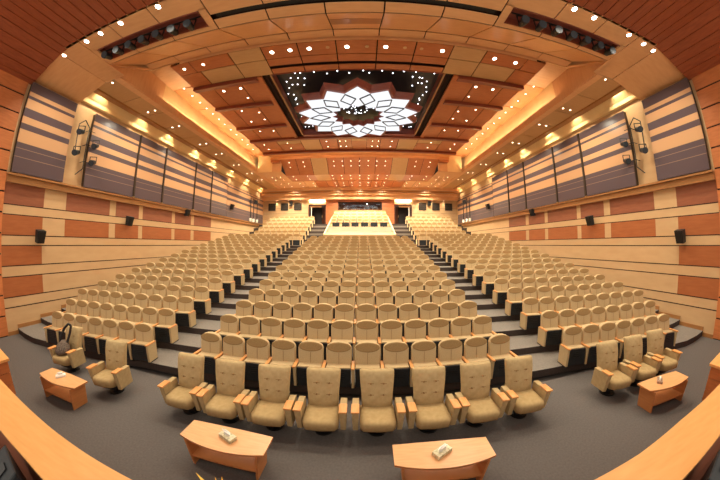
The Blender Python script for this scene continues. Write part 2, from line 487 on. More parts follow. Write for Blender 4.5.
# side soffits, coves
SF = MB()
for s in (-1, 1):
    f = lambda a, b: sorted((s * a, s * b))
    y = 5.62; k = 0
    while y < 25.2:
        y1 = min(y + 1.46, 25.3)
        for a, b in ((8.85, 9.4), (9.4, 9.95)) if False else ((8.86, 10.12),):
            xa, xb = f(a, b); cell(SF, xa, xb, y, y1, 9.02, 'tile')
        y = y1
    xa, xb = f(10.12, 10.45); SF.box(xa, xb, 5.6, 25.3, 8.96, 9.12, 'ledge')       # outer lip
    xa, xb = f(8.54, 8.86); SF.box(xa, xb, 5.6, 25.3, 8.96, 9.12, 'tan')           # inner lip
    xa, xb = f(8.56, 10.4); SF.box(xa, xb, 5.62, 25.3, 9.1, 9.14, 'joint')
    xa, xb = f(8.54, 8.58); SF.box(xa, xb, 6.8, 20.4, 9.1, 9.3, 'tan')             # cove upstand
    xa, xb = f(8.95, 9.0); SF.box(xa, xb, 6.7, 20.4, 9.1, 10.5, 'cove')            # cove back wall
    xa, xb = f(7.2, 9.0); SF.box(xa, xb, 6.76, 6.84, 10.02, 10.5, 'cove')
    # lit upper strip
    y = 6.8
    while y < 19.0:
        y1 = min(y + 2.1, 19.2)
        xa, xb = f(7.2, 8.97); cell(SF, xa, xb, y, y1, 10.4, 'tan' if y < 8 else 'cove_lit_wood')  # tan cells paint the unlit stretch, the others the lit one
        y = y1
    xa, xb = f(7.1, 9.0); SF.box(xa, xb, 6.8, 20.6, 10.44, 10.5, 'cove_lit_wood')
    xa, xb = f(8.93, 8.95); SF.box(xa, xb, 6.8, 8.3, 9.1, 10.42, 'tan')  # tan facing paints the unlit start of the cove wall
    xa, xb = f(6.3, 7.4); SF.box(xa, xb, 18.6, 19.4, 10.44, 10.5, 'cove')
    for k_ in range(1):
        p_ = [(s * (WX + .0), 8.66), (s * (WX - .10), 8.70), (s * (WX - .12), 8.86), (s * (WX - .40), 9.36), (s * WX, 9.36)]
        SF.loops([[(x_, 3.5 if q_ == 0 else 26.3, z_) for x_, z_ in p_] for q_ in (0, 1)], 'cove')
    # slot top beside the wall
    xa, xb = f(10.3, WX); SF.box(xa, xb, 5.6, 26.6, 9.62, 9.66, 'ledge')
    xa, xb = f(10.42, 10.45); SF.box(xa, xb, 5.6, 26.6, 9.1, 9.64, 'ledge')
    xa, xb = f(10.42, WX); SF.box(xa, xb, 5.58, 5.62, 8.8, 9.64, 'ledge')
SF.box(-WX - .3, WX + .3, 3.3, YB + .3, 10.6, 10.7, 'joint')  # unseen roof slab added to keep world light out
struct(SF.obj('ceiling_sides'))

# main wooden ceiling (z = 9.9)
MC = MB()
Z = 9.9
XW = [-7.25, -5.25, -4.7, -3.42, -2.08, -0.72, 0.72, 2.08, 3.42, 4.7, 5.25, 7.25]
for a, b in zip(XW[:-1], XW[1:]):
    c = abs((a + b) / 2)
    if c < 3.42:
        cell(MC, a, b, 6.8, 7.5, Z, 'wood'); cell(MC, a, b, 7.5, 7.92, Z, 'wood'); cell(MC, a, b, 8.06, 8.4, Z, 'wood')
for s in (-1, 1):
    f = lambda a, b: sorted((s * a, s * b))
    def c2(a, b, y0, y1, mat, z=Z, **k):
        xa, xb = f(a, b); cell(MC, xa, xb, y0, y1, z, mat, **k)
    c2(3.42, 4.7, 6.8, 7.5, 'tile'); c2(3.42, 4.7, 7.5, 8.42, 'tile'); c2(4.7, 6.3, 7.5, 8.42, 'tile')
    c2(4.7, 6.45, 6.8, 7.5, 'wood'); c2(6.45, 7.3, 6.8, 7.5, 'wood'); c2(6.3, 7.3, 7.5, 8.42, 'wood')
    # coffers beside the star: three sunk panels with dark beams between
    ys = [8.44, 10.36, 12.78, 14.72]
    for y0, y1 in zip(ys[:-1], ys[1:]):
        yb = y0 + 0.28
        xa, xb = f(4.15, 7.3); MC.hexa([(xa, y0, Z - .16), (xb, y0, Z - .16), (xb, yb, Z - .1), (xa, yb, Z - .1), (xa, y0, Z + .03), (xb, y0, Z + .03), (xb, yb, Z + .03), (xa, yb, Z + .03)], 'beam')
        c2(4.15, 5.05, yb, y1, 'wood'); c2(5.05, 6.45, yb, y1, 'wood'); c2(6.45, 7.28, yb, y1, 'wood')
    xa, xb = f(3.95, 4.15); MC.box(xa, xb, 8.44, 14.8, Z - .06, Z + .03, 'wood')
    xa, xb = f(3.82, 3.95); MC.box(xa, xb, 8.44, 14.3, Z + .16, Z + .2, 'joint')   # black slot beside recess
    xa, xb = f(3.5, 3.58); MC.box(xa, xb, 8.4, 14.4, Z - .03, Z + .05, 'ledge')
    xa, xb = f(3.58, 3.82); MC.box(xa, xb, 8.4, 14.4, Z + .22, Z + .25, 'joint')
    xa, xb = f(3.5, 3.53); MC.box(xa, xb, 8.4, 14.4, Z, 10.3, 'beam')             # recess side
    xa, xb = f(7.27, 7.31); MC.box(xa, xb, 6.8, 17.2, Z, 10.45, 'wood')            # outer edge face
    # cross rows behind the star
    xa, xb = f(0, 7.3)
    MC.box(xa, xb, 14.72, 14.95, Z - 0.14, Z + .03, 'beam')
    c2(5.6, 7.28, 14.95, 17.1, 'wood'); c2(3.95, 5.6, 14.95, 15.8, 'tile'); c2(3.95, 5.6, 15.8, 17.1, 'wood'); c2(2.65, 3.95, 14.95, 17.1, 'tile')
    c2(1.45, 2.65, 14.95, 17.1, 'wood'); c2(.5, 1.45, 14.95, 17.1, 'wood'); c2(0, .5, 14.95, 15.6, 'tile', gap=0.0); c2(0, .5, 15.6, 17.1, 'wood', gap=0.0)
    MC.box(xa, xb, 17.1, 17.3, Z - .16, Z + .25, 'beam')
    # lit gap
    MC.box(xa, xb, 17.3, 18.75, 10.08, 10.12, 'cove_lit_wood')
    MC.box(xa, xb, 18.7, 18.78, Z - .03, 10.12, 'cove_lit_wood')
    # sloping boxes down to the rear soffit
    for a, b, mt in ((0, 1.3, 'wood'), (1.3, 2.65, 'wood'), (2.65, 3.95, 'tile'), (3.95, 5.2, 'wood'), (5.2, 6.5, 'wood')):
        g = 0.014
        xa2, xb2 = f(a, b)
        slabcell(MC, xa2, xb2, 18.78, 9.85, 20.6, 9.0, mt)
        MC.box(xa2, xb2, 20.6, 22.6, 9.0, 9.03, mt)
    xa, xb = f(0, 6.5); MC.hexa([(xa, 18.78, 9.9), (xb, 18.78, 9.9), (xb, 20.6, 9.06), (xa, 20.6, 9.06), (xa, 18.78, 10.4), (xb, 18.78, 10.4), (xb, 20.6, 10.4), (xa, 20.6, 10.4)], 'joint')
    xa, xb = f(7.3, 8.6); MC.box(xa, xb, 19.2, 19.26, 9.0, 10.45, 'cove'); xa, xb = f(6.5, 7.3); MC.box(xa, xb, 18.8, 19.2, 9.7, 10.45, 'wood'); xa, xb = f(6.5, 7.3); MC.box(xa, xb, 19.2, 19.3, 9.0, 9.75, 'tan'); xa, xb = f(6.5, 8.6); MC.box(xa, xb, 19.27, 20.7, 8.98, 9.03, 'tan')
# dark backing for joints, cut around the recess
for x0, x1, y0, y1 in ((-7.3, 7.3, 6.8, 7.93), (-7.3, -3.53, 7.93, 14.95), (3.53, 7.3, 7.93, 14.95), (-7.3, 7.3, 14.95, 17.2), (-3.53, 3.53, 8.05, 8.4)):
    MC.box(x0, x1, y0, y1, Z + 0.26, Z + 0.3, 'joint')
MC.box(-3.53, 3.53, 8.4, 8.43, Z - .02, 10.3, 'beam')
MC.box(-3.53, 3.53, 14.4, 14.43, Z - .05, 10.3, 'maroon')
MC.box(-3.53, 3.53, 14.43, 14.72, Z - .05, Z + .02, 'maroon')
MC.box(-3.6, 3.6, 8.3, 14.5, 10.25, 10.33, 'recess')
struct(MC.obj('ceiling_main'))

# rear soffit and cornice
RC = MB()
for s in (-1, 1):
    f = lambda a, b: sorted((s * a, s * b))
    for k in range(5):
        y0 = 20.7 + k * .92
        for a, b in ((6.5, 7.5), (7.5, 8.52)):
            xa, xb = f(a, b); cell(RC, xa, xb, y0, y0 + .92, 9.0, 'tan')
for k in range(12):
    xa = -6.5 + k * 13 / 12
    cell(RC, xa, xa + 13 / 12, 22.62, 25.3, 8.98, 'wood' if 2 <= k <= 9 else 'tan')
RC.box(-8.6, 8.6, 20.6, 25.3, 9.05, 9.1, 'joint')
RC.box(-10.6, 10.6, 25.3, 25.5, 8.72, 9.12, 'tan')
RC.box(-10.8, 10.8, 25.5, 25.75, 8.5, 9.12, 'ledge')
RC.box(-WX, WX, 25.75, 26.1, 8.28, 9.12, 'tan')
RC.box(-WX, WX, 26.1, YB - .01, 7.86, 9.12, 'tan')
struct(RC.obj('ceiling_rear'))

# ================================================================== LAMPS
def lamp_meshes(r, lens):
    a = MB(); n = 14
    ro = [(math.cos(2 * PI * i / n), math.sin(2 * PI * i / n)) for i in range(n)]
    a.loops([[(x * r * 1.35, y * r * 1.35, 0.0) for x, y in ro], [(x * r * 1.35, y * r * 1.35, -.012) for x, y in ro], [(x * r, y * r, -.012) for x, y in ro], [(x * r, y * r, 0.0) for x, y in ro]], 'ring', False, False)
    b = MB(); b.prism([(x * r, y * r) for x, y in ro], -.008, -.003, lens)
    return a.mesh('lamp_ring'), b.mesh('lamp_lens')
LM = {'s': lamp_meshes(.04, 'lens'), 'm': lamp_meshes(.06, 'lens'), 'b': lamp_meshes(.075, 'lensbig'), 'o': lamp_meshes(.05, 'ring')}
def spot_data(name, power, size, blend=0.6, radius=.08, col=(1, .91, .70)):
    l = bpy.data.lights.new(name, 'SPOT')
    l.energy = power * LIGHT; l.spot_size = math.radians(size); l.spot_blend = blend
    l.shadow_soft_size = radius; l.color = col
    return l
SP_MAIN = spot_data('downlight_beam', 420, 150, .8)
SP_FRONT = spot_data('front_beam', 460, 128, .8, col=(1, .93, .74))
SP_SIDE = spot_data('side_beam', 520, 150, .8)
SP_WASH = spot_data('wash_beam', 230, 95, .7, col=(1, .88, .62))
SP_CORN = spot_data('cornice_beam', 40, 110, .8, col=(1, .9, .66))
SP_REAR = spot_data('rear_beam', 900, 150, .8, col=(1, .93, .72))
n_lamps = [0]
def downlight(x, y, z, size, label, group, light=None, aim=None):
    t = thing('downlight', label, 'ceiling light', (x, y, z), 0, group)
    link('lamp_ring', LM[size][0], t); link('lamp_lens', LM[size][1], t)
    if light:
        lo = bpy.data.objects.new('lamp_beam', light); COL.objects.link(lo); lo.parent = t
        lo.location = (0, 0, -.03)
        if aim:
            lo.rotation_euler = aim
    return t

# row at the edge of the stage opening
for s in (-1, 1):
    for k, (x, y) in enumerate([(4.99, 3.62), (6.4, 3.64), (7.3, 3.66), (8.02, 3.68), (9.35, 3.72)] if s < 0 else [(5.65, 3.62), (6.39, 3.64), (7.92, 3.66), (8.72, 3.70), (9.32, 3.74)]):
        downlight(s * x, y, 8.995, 'b', 'bright downlight on the stage opening edge, %s from the middle, %s side' % (ORD[k], SIDE[s]), 'lamps along the stage opening', SP_FRONT if k in (0, 2, 4) else None, (math.radians(22), 0, 0))
# row in front of the star
for k, x in enumerate([-6.84, -5.93, -3.06, -2.38, -1.68, -0.34, 1.02, 3.07, 5.14, 6.06]):
    downlight(x, 7.12, 9.895, 'm' if k in (0, 1) else 'b', 'bright downlight in the row before the star lamp, %s from left' % ORD[k], 'lamps in front of the star', SP_FRONT if k in (2, 4, 6, 7, 8) else None)
for k, x in enumerate([-1.02, .36, 1.7, 2.3]):
    downlight(x, 7.12, 9.895, 'o', 'unlit round fitting in the row before the star lamp, %s from left' % ORD[k], 'small fittings in front of the star')
# coffers
for s in (-1, 1):
    for k, (x, y) in enumerate([(6.05, 9.05), (5.2, 9.05), (5.2, 9.86), (6.05, 10.95), (5.2, 11.3), (5.2, 12.1), (6.05, 12.2), (6.05, 13.5), (5.2, 13.6)]):
        downlight(s * x, y, 9.895, 'm' if k < 2 else 's', 'downlight in the wooden coffers, %s of the star, %s from the stage' % (SIDE[s], ORD[k]), 'coffer lamps', SP_MAIN if k in (0, 4, 7) else None)
    for k, y in enumerate([8.9, 9.6, 10.3, 10.95, 11.6, 12.3, 13.0, 13.8, 14.6, 15.5, 16.4, 17.4]):
        downlight(s * 8.3, y, 10.395, 's', 'small downlight in the glowing %s side cove, %s from the stage' % (SIDE[s], ORD[k]), 'cove ceiling lamps')
    for k, y in enumerate([5.75, 8.22, 10.0, 12.56, 14.4, 16.9, 19.3, 21.5]):
        for q, x in enumerate((9.17, 9.62)):
            if k == 0 and q: continue
            downlight(s * x, y, 9.015, 's', 'soffit downlight above the %s wall, %s pair from the stage, %s one' % (SIDE[s], ORD[k], 'inner' if q == 0 else 'outer'), 'side soffit lamps', SP_SIDE if (q == 0 and k % 2 == 1) else None)
# rows behind the star
k = 0
for x in (-6.6, -4.9, -2.2, -1.3, -.9, .9, 1.3, 2.2, 4.9, 6.6):
    for y in (15.6, 16.5):
        downlight(x, y, 9.895, 's', 'small downlight right behind the star lamp, %s from left, %s line' % (ORD[k // 2], 'front' if y < 16 else 'rear'), 'lamps behind the star', SP_MAIN if (k % 4 == 1) else None)
        k += 1
def slope_z(y): return 9.85 - (y - 18.78) / 1.82 * 0.85
k = 0
for x in (-5.8, -4.6, -2.1, -1.4, -.7, 0, .7, 1.4, 2.1, 4.6, 5.8):
    for y in (19.1, 19.6):
        downlight(x, y, slope_z(y) - .006, 's', 'small downlight on the sloping wood ceiling, %s from left, %s line' % (ORD[k // 2], 'front' if y < 19.3 else 'rear'), 'sloping ceiling lamps')
        k += 1
k = 0
for r_, y in enumerate((20.9, 21.9, 23.4, 24.6)):
    for q, x in enumerate((-7.9, -7.1, -5.9, -4.6, -2.4, -1.6, -.8, 0, .8, 1.6, 2.4, 4.6, 5.9, 7.1, 7.9)):
        zz = 8.995 if (y < 22.6 or abs(x) > 6.5) else 8.975
        downlight(x, y, zz, 's', 'small downlight in the low rear ceiling, %s row, %s from left' % (ORD[r_], ORD[q]), 'rear ceiling lamps', SP_REAR if (r_ in (0, 2, 3) and q in (1, 4, 7, 10, 13)) else None)
# wall washers hidden in the slot above the side walls
m_ = MB(); m_.cyl((0, 0, 0), (0, 0, -.12), .06, 'white'); WASH = m_.mesh('washer_can')
m_ = MB(); m_.cyl((0, 0, -.121), (0, 0, -.125), .045, 'lens'); WASHL = m_.mesh('lamp_lens')
for s in (-1, 1):
    for k, y in enumerate((6.4, 9.0, 11.1, 13.8, 15.9, 18.7, 21.8, 25.4)):
        t = thing('wall_washer', 'slot lamp above the striped screens, %s wall, %s from the stage' % (SIDE[s], ORD[k]), 'wall light', (s * 10.52, y, 9.61), 0, 'wall washers')
        link('washer_can', WASH, t); link('lamp_lens', WASHL, t)
        lo = bpy.data.objects.new('lamp_beam', SP_WASH); COL.objects.link(lo); lo.parent = t; lo.location = (0, 0, -.14)
        lo.rotation_euler = (0, s * math.radians(-22), 0)
# cove strips (lamps laid along the coves)
for s in (-1, 1):
    m = MB(); xa, xb = sorted((s * 8.66, s * 8.74)); m.box(xa, xb, 8.4, 19.1, 9.15, 9.19, 'covestrip')
    tag(m.obj('cove_lamp'), 'long warm strip lamp lying in the cove above the %s side seats' % SIDE[s], 'cove light')
m = MB(); m.box(-6.4, 6.4, 17.33, 17.37, 9.96, 9.99, 'covestrip')
tag(m.obj('cove_lamp'), 'warm strip lamp in the crosswise ceiling gap behind the star', 'cove light')
m = MB()
for s in (-1, 1):
    xa, xb = sorted((s * 3.9, s * 5.6)); 
    t = MB(); t.box(xa, xb, YB - .2, YB - .002, 7.72, 7.76, 'covestrip')
    tag(t.obj('door_lamp'), 'bright strip lamp above the %s rear door' % SIDE[s], 'wall light')
for s in (-1, 1):
    for k, x in enumerate((6.6, 8.0, 9.4)):
        t = thing('downlight', 'small lamp under the rear cornice, %s side, %s from the door' % (SIDE[s], ORD[k]), 'ceiling light', (s * x, YB - .22, 7.855), 0, 'cornice lamps')
        link('lamp_ring', LM['s'][0], t); link('lamp_lens', LM['s'][1], t)
        lo = bpy.data.objects.new('lamp_beam', SP_CORN); COL.objects.link(lo); lo.parent = t; lo.location = (0, 0, -.03)

# star lamp
SC_, RX, RY = (0.0, 11.42), 2.95, 2.5
star = thing('star_lamp', 'large fourteen-pointed star-shaped lamp of white lit panels in a maroon frame', 'ceiling light', (SC_[0], SC_[1], 9.4))
NP = 14
def pol(r, a, z):
    return (RX * r * math.sin(a), -RY * r * math.cos(a), z)
m = MB()
def starring(ro, ri, z):
    out = []
    for i in range(NP):
        a = 2 * PI * i / NP
        out.append(pol(ro, a, z)); out.append(pol(ri, a + PI / NP, z))
    return out
m.loops([starring(1.05, .87, .03), starring(1.10, .92, .3)], 'maroon', False, False)
m.loops([starring(.36, .45, .03), starring(.35, .43, .3)], 'maroon', False, False)
A = starring(1.05, .87, .03); B = starring(.36, .45, .03); n = 2 * NP
m.add(A + B, [(i, (i + 1) % n, n + (i + 1) % n, n + i) for i in range(n)], 'maroon')
m.obj('star_frame', star)
for i in range(NP):
    a = 2 * PI * i / NP
    zz = 0 if i % 2 == 0 else -.02
    da = PI / NP
    pts = [pol(1.0, a, zz), pol(.82, a + da, zz), pol(.46, a + da, zz), pol(.37, a, zz), pol(.46, a - da, zz), pol(.82, a - da, zz)]
    m = MB(); m.loops([pts, [(x, y, z + .02) for x, y, z in pts]], 'starpanel')
    p = m.obj('lit_panel', star)
    m = MB()                                     # dark outline of the overlapping square
    q = [pol(.82, a + da, -.03), pol(.66, a + da * 1.8, -.03), pol(.47, a + da, -.03), pol(.66, a + da * .2, -.03)]
    for u, v in ((0, 1), (1, 2), (2, 3), (3, 0)):
        m.cyl(q[u], q[v], .03, 'recess', n=4)
    m.obj('panel_edge', star)
for x, y in ((-2.2, 0), (2.2, 0), (0, -1.8), (0, 1.8)):
    m = MB(); m.cyl((x, y, .2), (x, y, .84), .02, 'darkmetal', n=6); m.obj('hanging_rod', star)
lo_d = bpy.data.lights.new('star_glow', 'AREA'); lo_d.shape = 'DISK'; lo_d.size = 4.5; lo_d.energy = 260 * LIGHT; lo_d.color = (.95, .96, 1.0)
# points of light in the dark recess
m_ = MB(); m_.prism([(math.cos(PI * i / 4) * .026, math.sin(PI * i / 4) * .026) for i in range(8)], -.01, 0, 'star'); STAR = m_.mesh('star_point')
pts = []
for x in (-3.25, -3.0, -2.7, -2.4):
    for y in (8.75, 9.3, 9.8, 10.4, 10.9, 11.5, 12.1, 12.7, 13.3, 13.9):
        pts.append((x, y))
pts = [(x + random.uniform(-.12, .12), y + random.uniform(-.15, .15)) for x, y in pts if math.hypot(x / RX, (y - 11.42) / RY) > 1.02]
pts += [(-x + random.uniform(-.1, .1), y + random.uniform(-.1, .1)) for x, y in pts]
pts += [(x + random.uniform(-.15, .15), y + random.uniform(-.1, .1)) for x in (-2.6, -2.1, -1.7, -1.25, -.8, -.4, .1, .5, .9, 1.35, 1.8, 2.3) for y in (8.62,)] + [(x + random.uniform(-.1, .1), 8.9) for x in (-2.4, -1.9, -.9, .2, 1.0, 1.9, 2.5)] + [(x, 9.05) for x in (-1.3, -.35, .5, 1.5)]
for k in range(44):
    r_, a_ = math.sqrt(random.random()) * .33, random.uniform(0, 2 * PI)
    pts.append((RX * r_ * math.cos(a_), 11.9 + RY * r_ * math.sin(a_)))
pts.sort(key=lambda p: p[1])
for k, (x, y) in enumerate(pts):
    o = link('star_light', STAR); o.location = (x, y, 10.245)
    inside = math.hypot(x / RX, (y - 11.9) / RY) < .4
    tag(o, 'tiny white point lamp on the dark recess ceiling, %s' % ('inside the star lamp' if inside else 'around the star lamp, %s side' % ('left' if x < -1 else 'right' if x > 1 else 'stage')), 'ceiling light',
        'tiny lamps inside the star' if inside else 'tiny lamps around the star, ' + ('left' if x < -1 else 'right' if x > 1 else 'stage') + ' side')

# theatre spotlights in the front troughs
def spotlight(parent_loc, aim, label, group, size=1.0):
    t = thing('spotlight', label, 'spotlight', parent_loc, aim, group)
    m = MB(); m.cyl((0, .02, -.17), (0, -.05 * size, .0), .0, 'black', r1=0.0, n=4)
    m = MB()
    m.cyl((0, .16 * size, -.02), (0, -.16 * size, -.14 * size), .085 * size, 'black', r1=.12 * size, n=16)
    m.obj('housing', t)
    m = MB(); m.cyl((0, -.161 * size, -.141 * size), (0, -.17 * size, -.145 * size), .105 * size, 'spot_lens', n=16); m.obj('lens', t)
    m = MB(); m.box(-.15 * size, -.13 * size, -.02, .02, -.1 * size, .16, 'darkmetal'); m.box(.13 * size, .15 * size, -.02, .02, -.1 * size, .16, 'darkmetal'); m.box(-.15 * size, .15 * size, -.02, .02, .15, .17, 'darkmetal')
    m.obj('yoke', t)
    return t
for s in (-1, 1):
    m = MB(); f = sorted((s * 4.05, s * 8.1))
    T = None
    m.box(f[0], f[1], 4.15, 4.18, 9.0, 9.6, 'maroon'); m.box(f[0], f[1], 4.69, 4.72, 9.0, 9.24, 'beam'); m.box(f[0], f[1], 4.18, 4.69, 9.22, 9.24, 'maroon')
    m.box(f[0], f[0] + .03, 4.15, 4.72, 9.0, 9.3, 'beam'); m.box(f[1] - .03, f[1], 4.15, 4.72, 9.0, 9.3, 'beam')
    tag(m.obj('lighting_trough'), 'dark wooden lighting trough sunk in the front ceiling on the %s' % SIDE[s], 'trough')
    m = MB(); m.cyl((s * 4.2, 4.45, 9.17), (s * 8.0, 4.45, 9.17), .022, 'black', n=8)
    tag(m.obj('lighting_bar'), 'black bar carrying spotlights in the %s ceiling trough' % SIDE[s], 'bar')
    for k in range(7):
        x = 4.5 + k * .56
        spotlight((s * x, 4.45, 8.98), s * math.radians(-12), 'black theatre spotlight in the %s ceiling trough, %s from the middle' % (SIDE[s], ORD[k]), 'trough spotlights')
m = MB(); m.box(-3.7, 3.7, 4.39, 4.53, 9.06, 9.2, 'black')
tag(m.obj('lighting_slot'), 'long narrow black slot channel across the front ceiling', 'slot')

# ================================================================== WALL FITTINGS
for s in (-1, 1):
    X = s * WX
    P = [(3.55, 5.45, 8.36), (6.38, 9.0, 8.36), (9.12, 11.0, 8.36), (11.12, 13.86, 8.36), (13.98, 15.86, 8.36), (15.98, 18.2, 8.36), (18.5, 26.3, 8.05)]
    for k, (y0, y1, zt) in enumerate(P):
        d = .26 if k < 6 else .1
        t = thing('striped_screen', 'tan and dark striped screen on the %s wall, %s from the stage' % (SIDE[s], ORD[k]), 'wall panel', (0, 0, 0), 0, 'striped screens on the %s wall' % SIDE[s])
        m = MB(); xa, xb = sorted((X - s * d, X - s * (d - .05)))
        m.box(xa, xb, y0, y1, 5.22, zt, 'stripes'); m.obj('striped_face', t)
        m = MB(); xa, xb = sorted((X - s * .01, X - s * (d - .051)))
        m.box(xa, xb, y0 + .02, y1 - .02, 5.21, zt - .01, 'frame')
        m.obj('side_frame', t)
        if k < 5 and k > 0:
            m = MB(); xa, xb = sorted((X - s * (d + .05), X - s * (d - .07)))
            m.box(xa, xb, y1 + .01, y1 + .1, 5.22, zt, 'frame'); m.obj('edge_post', t)
            m = MB(); m.box(xa, xb, y1 + .005, y1 + .105, 5.2, 5.24, 'brass'); m.obj('foot', t)
    # ladder bar with four spotlights between first and second screens
    t = thing('lighting_ladder', 'bent black lighting bar on the cream strip between the first screens of the %s wall' % SIDE[s], 'bar', (0, 0, 0))
    m = MB(); xx = X - s * .3
    for a, b in (((xx, 6.2, 5.9), (xx, 6.2, 7.6)), ((xx, 6.2, 7.6), (xx, 5.95, 7.85)), ((xx, 5.95, 7.85), (xx, 5.7, 7.6)), ((xx, 6.2, 5.9), (xx, 5.9, 5.6)), ((xx, 5.7, 7.6), (xx, 5.75, 6.4))):
        m.cyl(a, b, .02, 'black', n=6)
    for z in (6.2, 6.9, 7.5):
        m.cyl((xx, 6.2, z), (X, 6.2, z), .014, 'black', n=6); m.cyl((xx, 6.2, z), (xx, 6.5, z), .014, 'black', n=6)
    m.obj('bar', t)
    for k, (y, z) in enumerate(((5.78, 7.35), (5.75, 6.5), (6.55, 7.0), (6.55, 6.3))):
        spotlight((X - s * .42, y, z), s * math.radians(-35), 'black spotlight on the %s wall bar, %s' % (SIDE[s], ('upper one nearer the stage', 'lower one nearer the stage', 'upper one on the far side', 'lower one on the far side')[k]), 'wall spotlights', 1.0)
    # wall speakers
    for k, (y, z) in enumerate(((4.75, 3.2), (8.95, 4.05), (13.4, 4.95), (19.2, 6.15))):
        t = thing('wall_speaker', 'small black loudspeaker tilted down on the %s wall, %s from the stage' % (SIDE[s], ORD[k]), 'loudspeaker', (X - s * .22, y, z), 0, 'wall loudspeakers')
        T = Matrix.Rotation(s * math.radians(-14), 4, 'Y')
        m = MB(); m.hexa([T @ Vector(v) for v in ((-.11, -.13, -.22), (.11, -.13, -.22), (.11, .13, -.22), (-.11, .13, -.22), (-.13, -.15, .22), (.13, -.15, .22), (.13, .15, .22), (-.13, .15, .22))], 'black'); m.obj('cabinet', t)
        m = MB(); g = -s * .125; xa, xb = sorted((g, g - s * .012)); m.box(xa, xb, -.11, .11, -.18, .18, 'darkmetal', T); m.obj('grille', t)
        m = MB(); xa, xb = sorted((s * .1, s * .215)); m.box(xa, xb, -.03, .03, -.03, .03, 'darkmetal'); m.obj('bracket', t)
    # poles at the rear of the side walls
    for k, y in enumerate((22.7, 23.4, 24.25)):
        t = thing('lighting_pole', 'thin dark upright pole near the rear of the %s wall, %s from the stage' % (SIDE[s], ORD[k]), 'pole', (X - s * .3, y, 5.2), 0, 'rear poles')
        m = MB(); m.cyl((0, 0, 0.02), (0, 0, 2.35), .04, 'black', n=8); m.obj('pole', t)
        m = MB(); m.cyl((0, 0, 0), (0, 0, .32), .12, 'white', n=12); m.obj('pole_foot', t)
    spotlight((X - s * .62, 23.05, 7.35), s * math.radians(-40), 'black spotlight high between the rear poles of the %s wall' % SIDE[s], 'rear spotlights', 1.6)
    # back wall absorbers and speaker
    for k, x in enumerate((6.95, 8.5, 10.0)):
        m = MB(); m.box(s * x - .43, s * x + .43, YB - .06, YB - .002, 6.76, 7.58, 'absorb')
        for q in range(1, 4):
            zz = 6.76 + q * .205; m.box(s * x - .41, s * x + .41, YB - .075, YB - .06, zz - .01, zz + .01, 'frame')
        tag(m.obj('acoustic_panel'), 'black square panel on the back wall right of %s' % '' if False else 'dark square panel on the back wall, %s outward from the %s door' % (ORD[k], SIDE[s]), 'wall panel', 'square panels on the back wall')
    t = thing('wall_speaker', 'small black loudspeaker on the back wall between square panels, %s side' % SIDE[s], 'loudspeaker', (s * 7.72, YB - .16, 7.5))
    m = MB(); m.box(-.17, .17, -.13, .13, -.24, .24, 'black'); m.obj('cabinet', t)
    m = MB(); m.box(-.14, .14, -.15, -.13, -.2, .2, 'darkmetal'); m.obj('grille', t)

# ================================================================== THEATRE SEATS
def arch(w, z0, zs, zt, n=9):      # outline of the back seen from the front (x, z)
    o = [(-w, z0), (w, z0)]
    for i in range(n):
        a = PI * i / (n - 1)
        o.append((w * math.cos(a), zs + (zt - zs) * math.sin(a)))
    return o
def tilt(p):        # recline
    x, y, z = p
    return (x, y + (z - .35) * .16, z)
def seat_meshes():
    R = {}
    w = .255
    def ring(sc, y, dz=0):
        return [tilt((x * sc, y, (z - .6) * (sc if sc == 1 else sc ** .7) + .6 + dz)) for x, z in arch(w, .33, .735, .875)]
    m = MB(); m.loops([ring(.96, .05), ring(1, .03), ring(1, -.03), ring(.93, -.055)], 'fabric')
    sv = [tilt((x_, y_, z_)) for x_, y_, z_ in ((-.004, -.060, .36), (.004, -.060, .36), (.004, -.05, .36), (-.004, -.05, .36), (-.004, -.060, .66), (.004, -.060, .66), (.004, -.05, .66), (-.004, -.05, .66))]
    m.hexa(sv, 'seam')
    R['backrest'] = m.mesh('backrest')
    m = MB(); n = 16
    el = lambda sx, sz, y: [tilt((sx * math.cos(2 * PI * i / n), y, 0.772 + sz * math.sin(2 * PI * i / n))) for i in range(n)]
    m.loops([el(.244, .098, -.05), el(.244, .098, -.060), el(.22, .08, -.066)], 'patch', False, True)
    R['headrest_patch'] = m.mesh('headrest_patch')
    m = MB(); m.hexa([(-.235, -.26, .035), (.235, -.26, .035), (.235, -.13, .035), (-.235, -.13, .035), (-.245, -.22, .40), (.245, -.22, .40), (.245, -.09, .42), (-.245, -.09, .42)], 'black')
    for k in range(4):
        z = .2 + k * .045; m.box(-.12, .12, -.26 + (z - .035) * .11 - .008, -.26 + (z - .035) * .11, z, z + .015, 'darkmetal')
    R['seat_pan'] = m.mesh('seat_pan')
    m = MB(); m.hexa([(-.24, -.125, .1), (.24, -.125, .1), (.24, -.01, .1), (-.24, -.01, .1), (-.24, -.2, .43), (.24, -.2, .43), (.235, .03, .44), (-.235, .03, .44)], 'fabric')
    R['cushion'] = m.mesh('cushion', bevel=.015)
    m = MB(); m.hexa([(-.025, -.27, .02), (.025, -.27, .02), (.025, .05, .02), (-.025, .05, .02), (-.025, -.27, .43), (.025, -.27, .43), (.025, .08, .43), (-.025, .08, .43)], 'fabric')
    R['armrest'] = m.mesh('armrest')
    m = MB(); m.box(-.032, .032, -.3, .06, .432, .462, 'cap'); R['armrest_cap'] = m.mesh('armrest_cap', bevel=.008)
    m = MB(); m.box(-.03, .03, -.285, .06, 0, .02, 'black'); R['foot'] = m.mesh('foot')
    return R
SM = seat_meshes()
seats = []   # (x, y, z, rot, end(None/-1/1), label)
for i in range(1, 16):
    for j in range(12):
        x = (-5.5 + j) * .57
        seats.append((x, yrow(i), rowfloor(i), 0, j == 11, 'tan theatre seat, centre block, %s row from the stage, %s from left' % (ORD[i - 1], ORD[j]), 'centre block seats'))
ang = math.atan(.15)
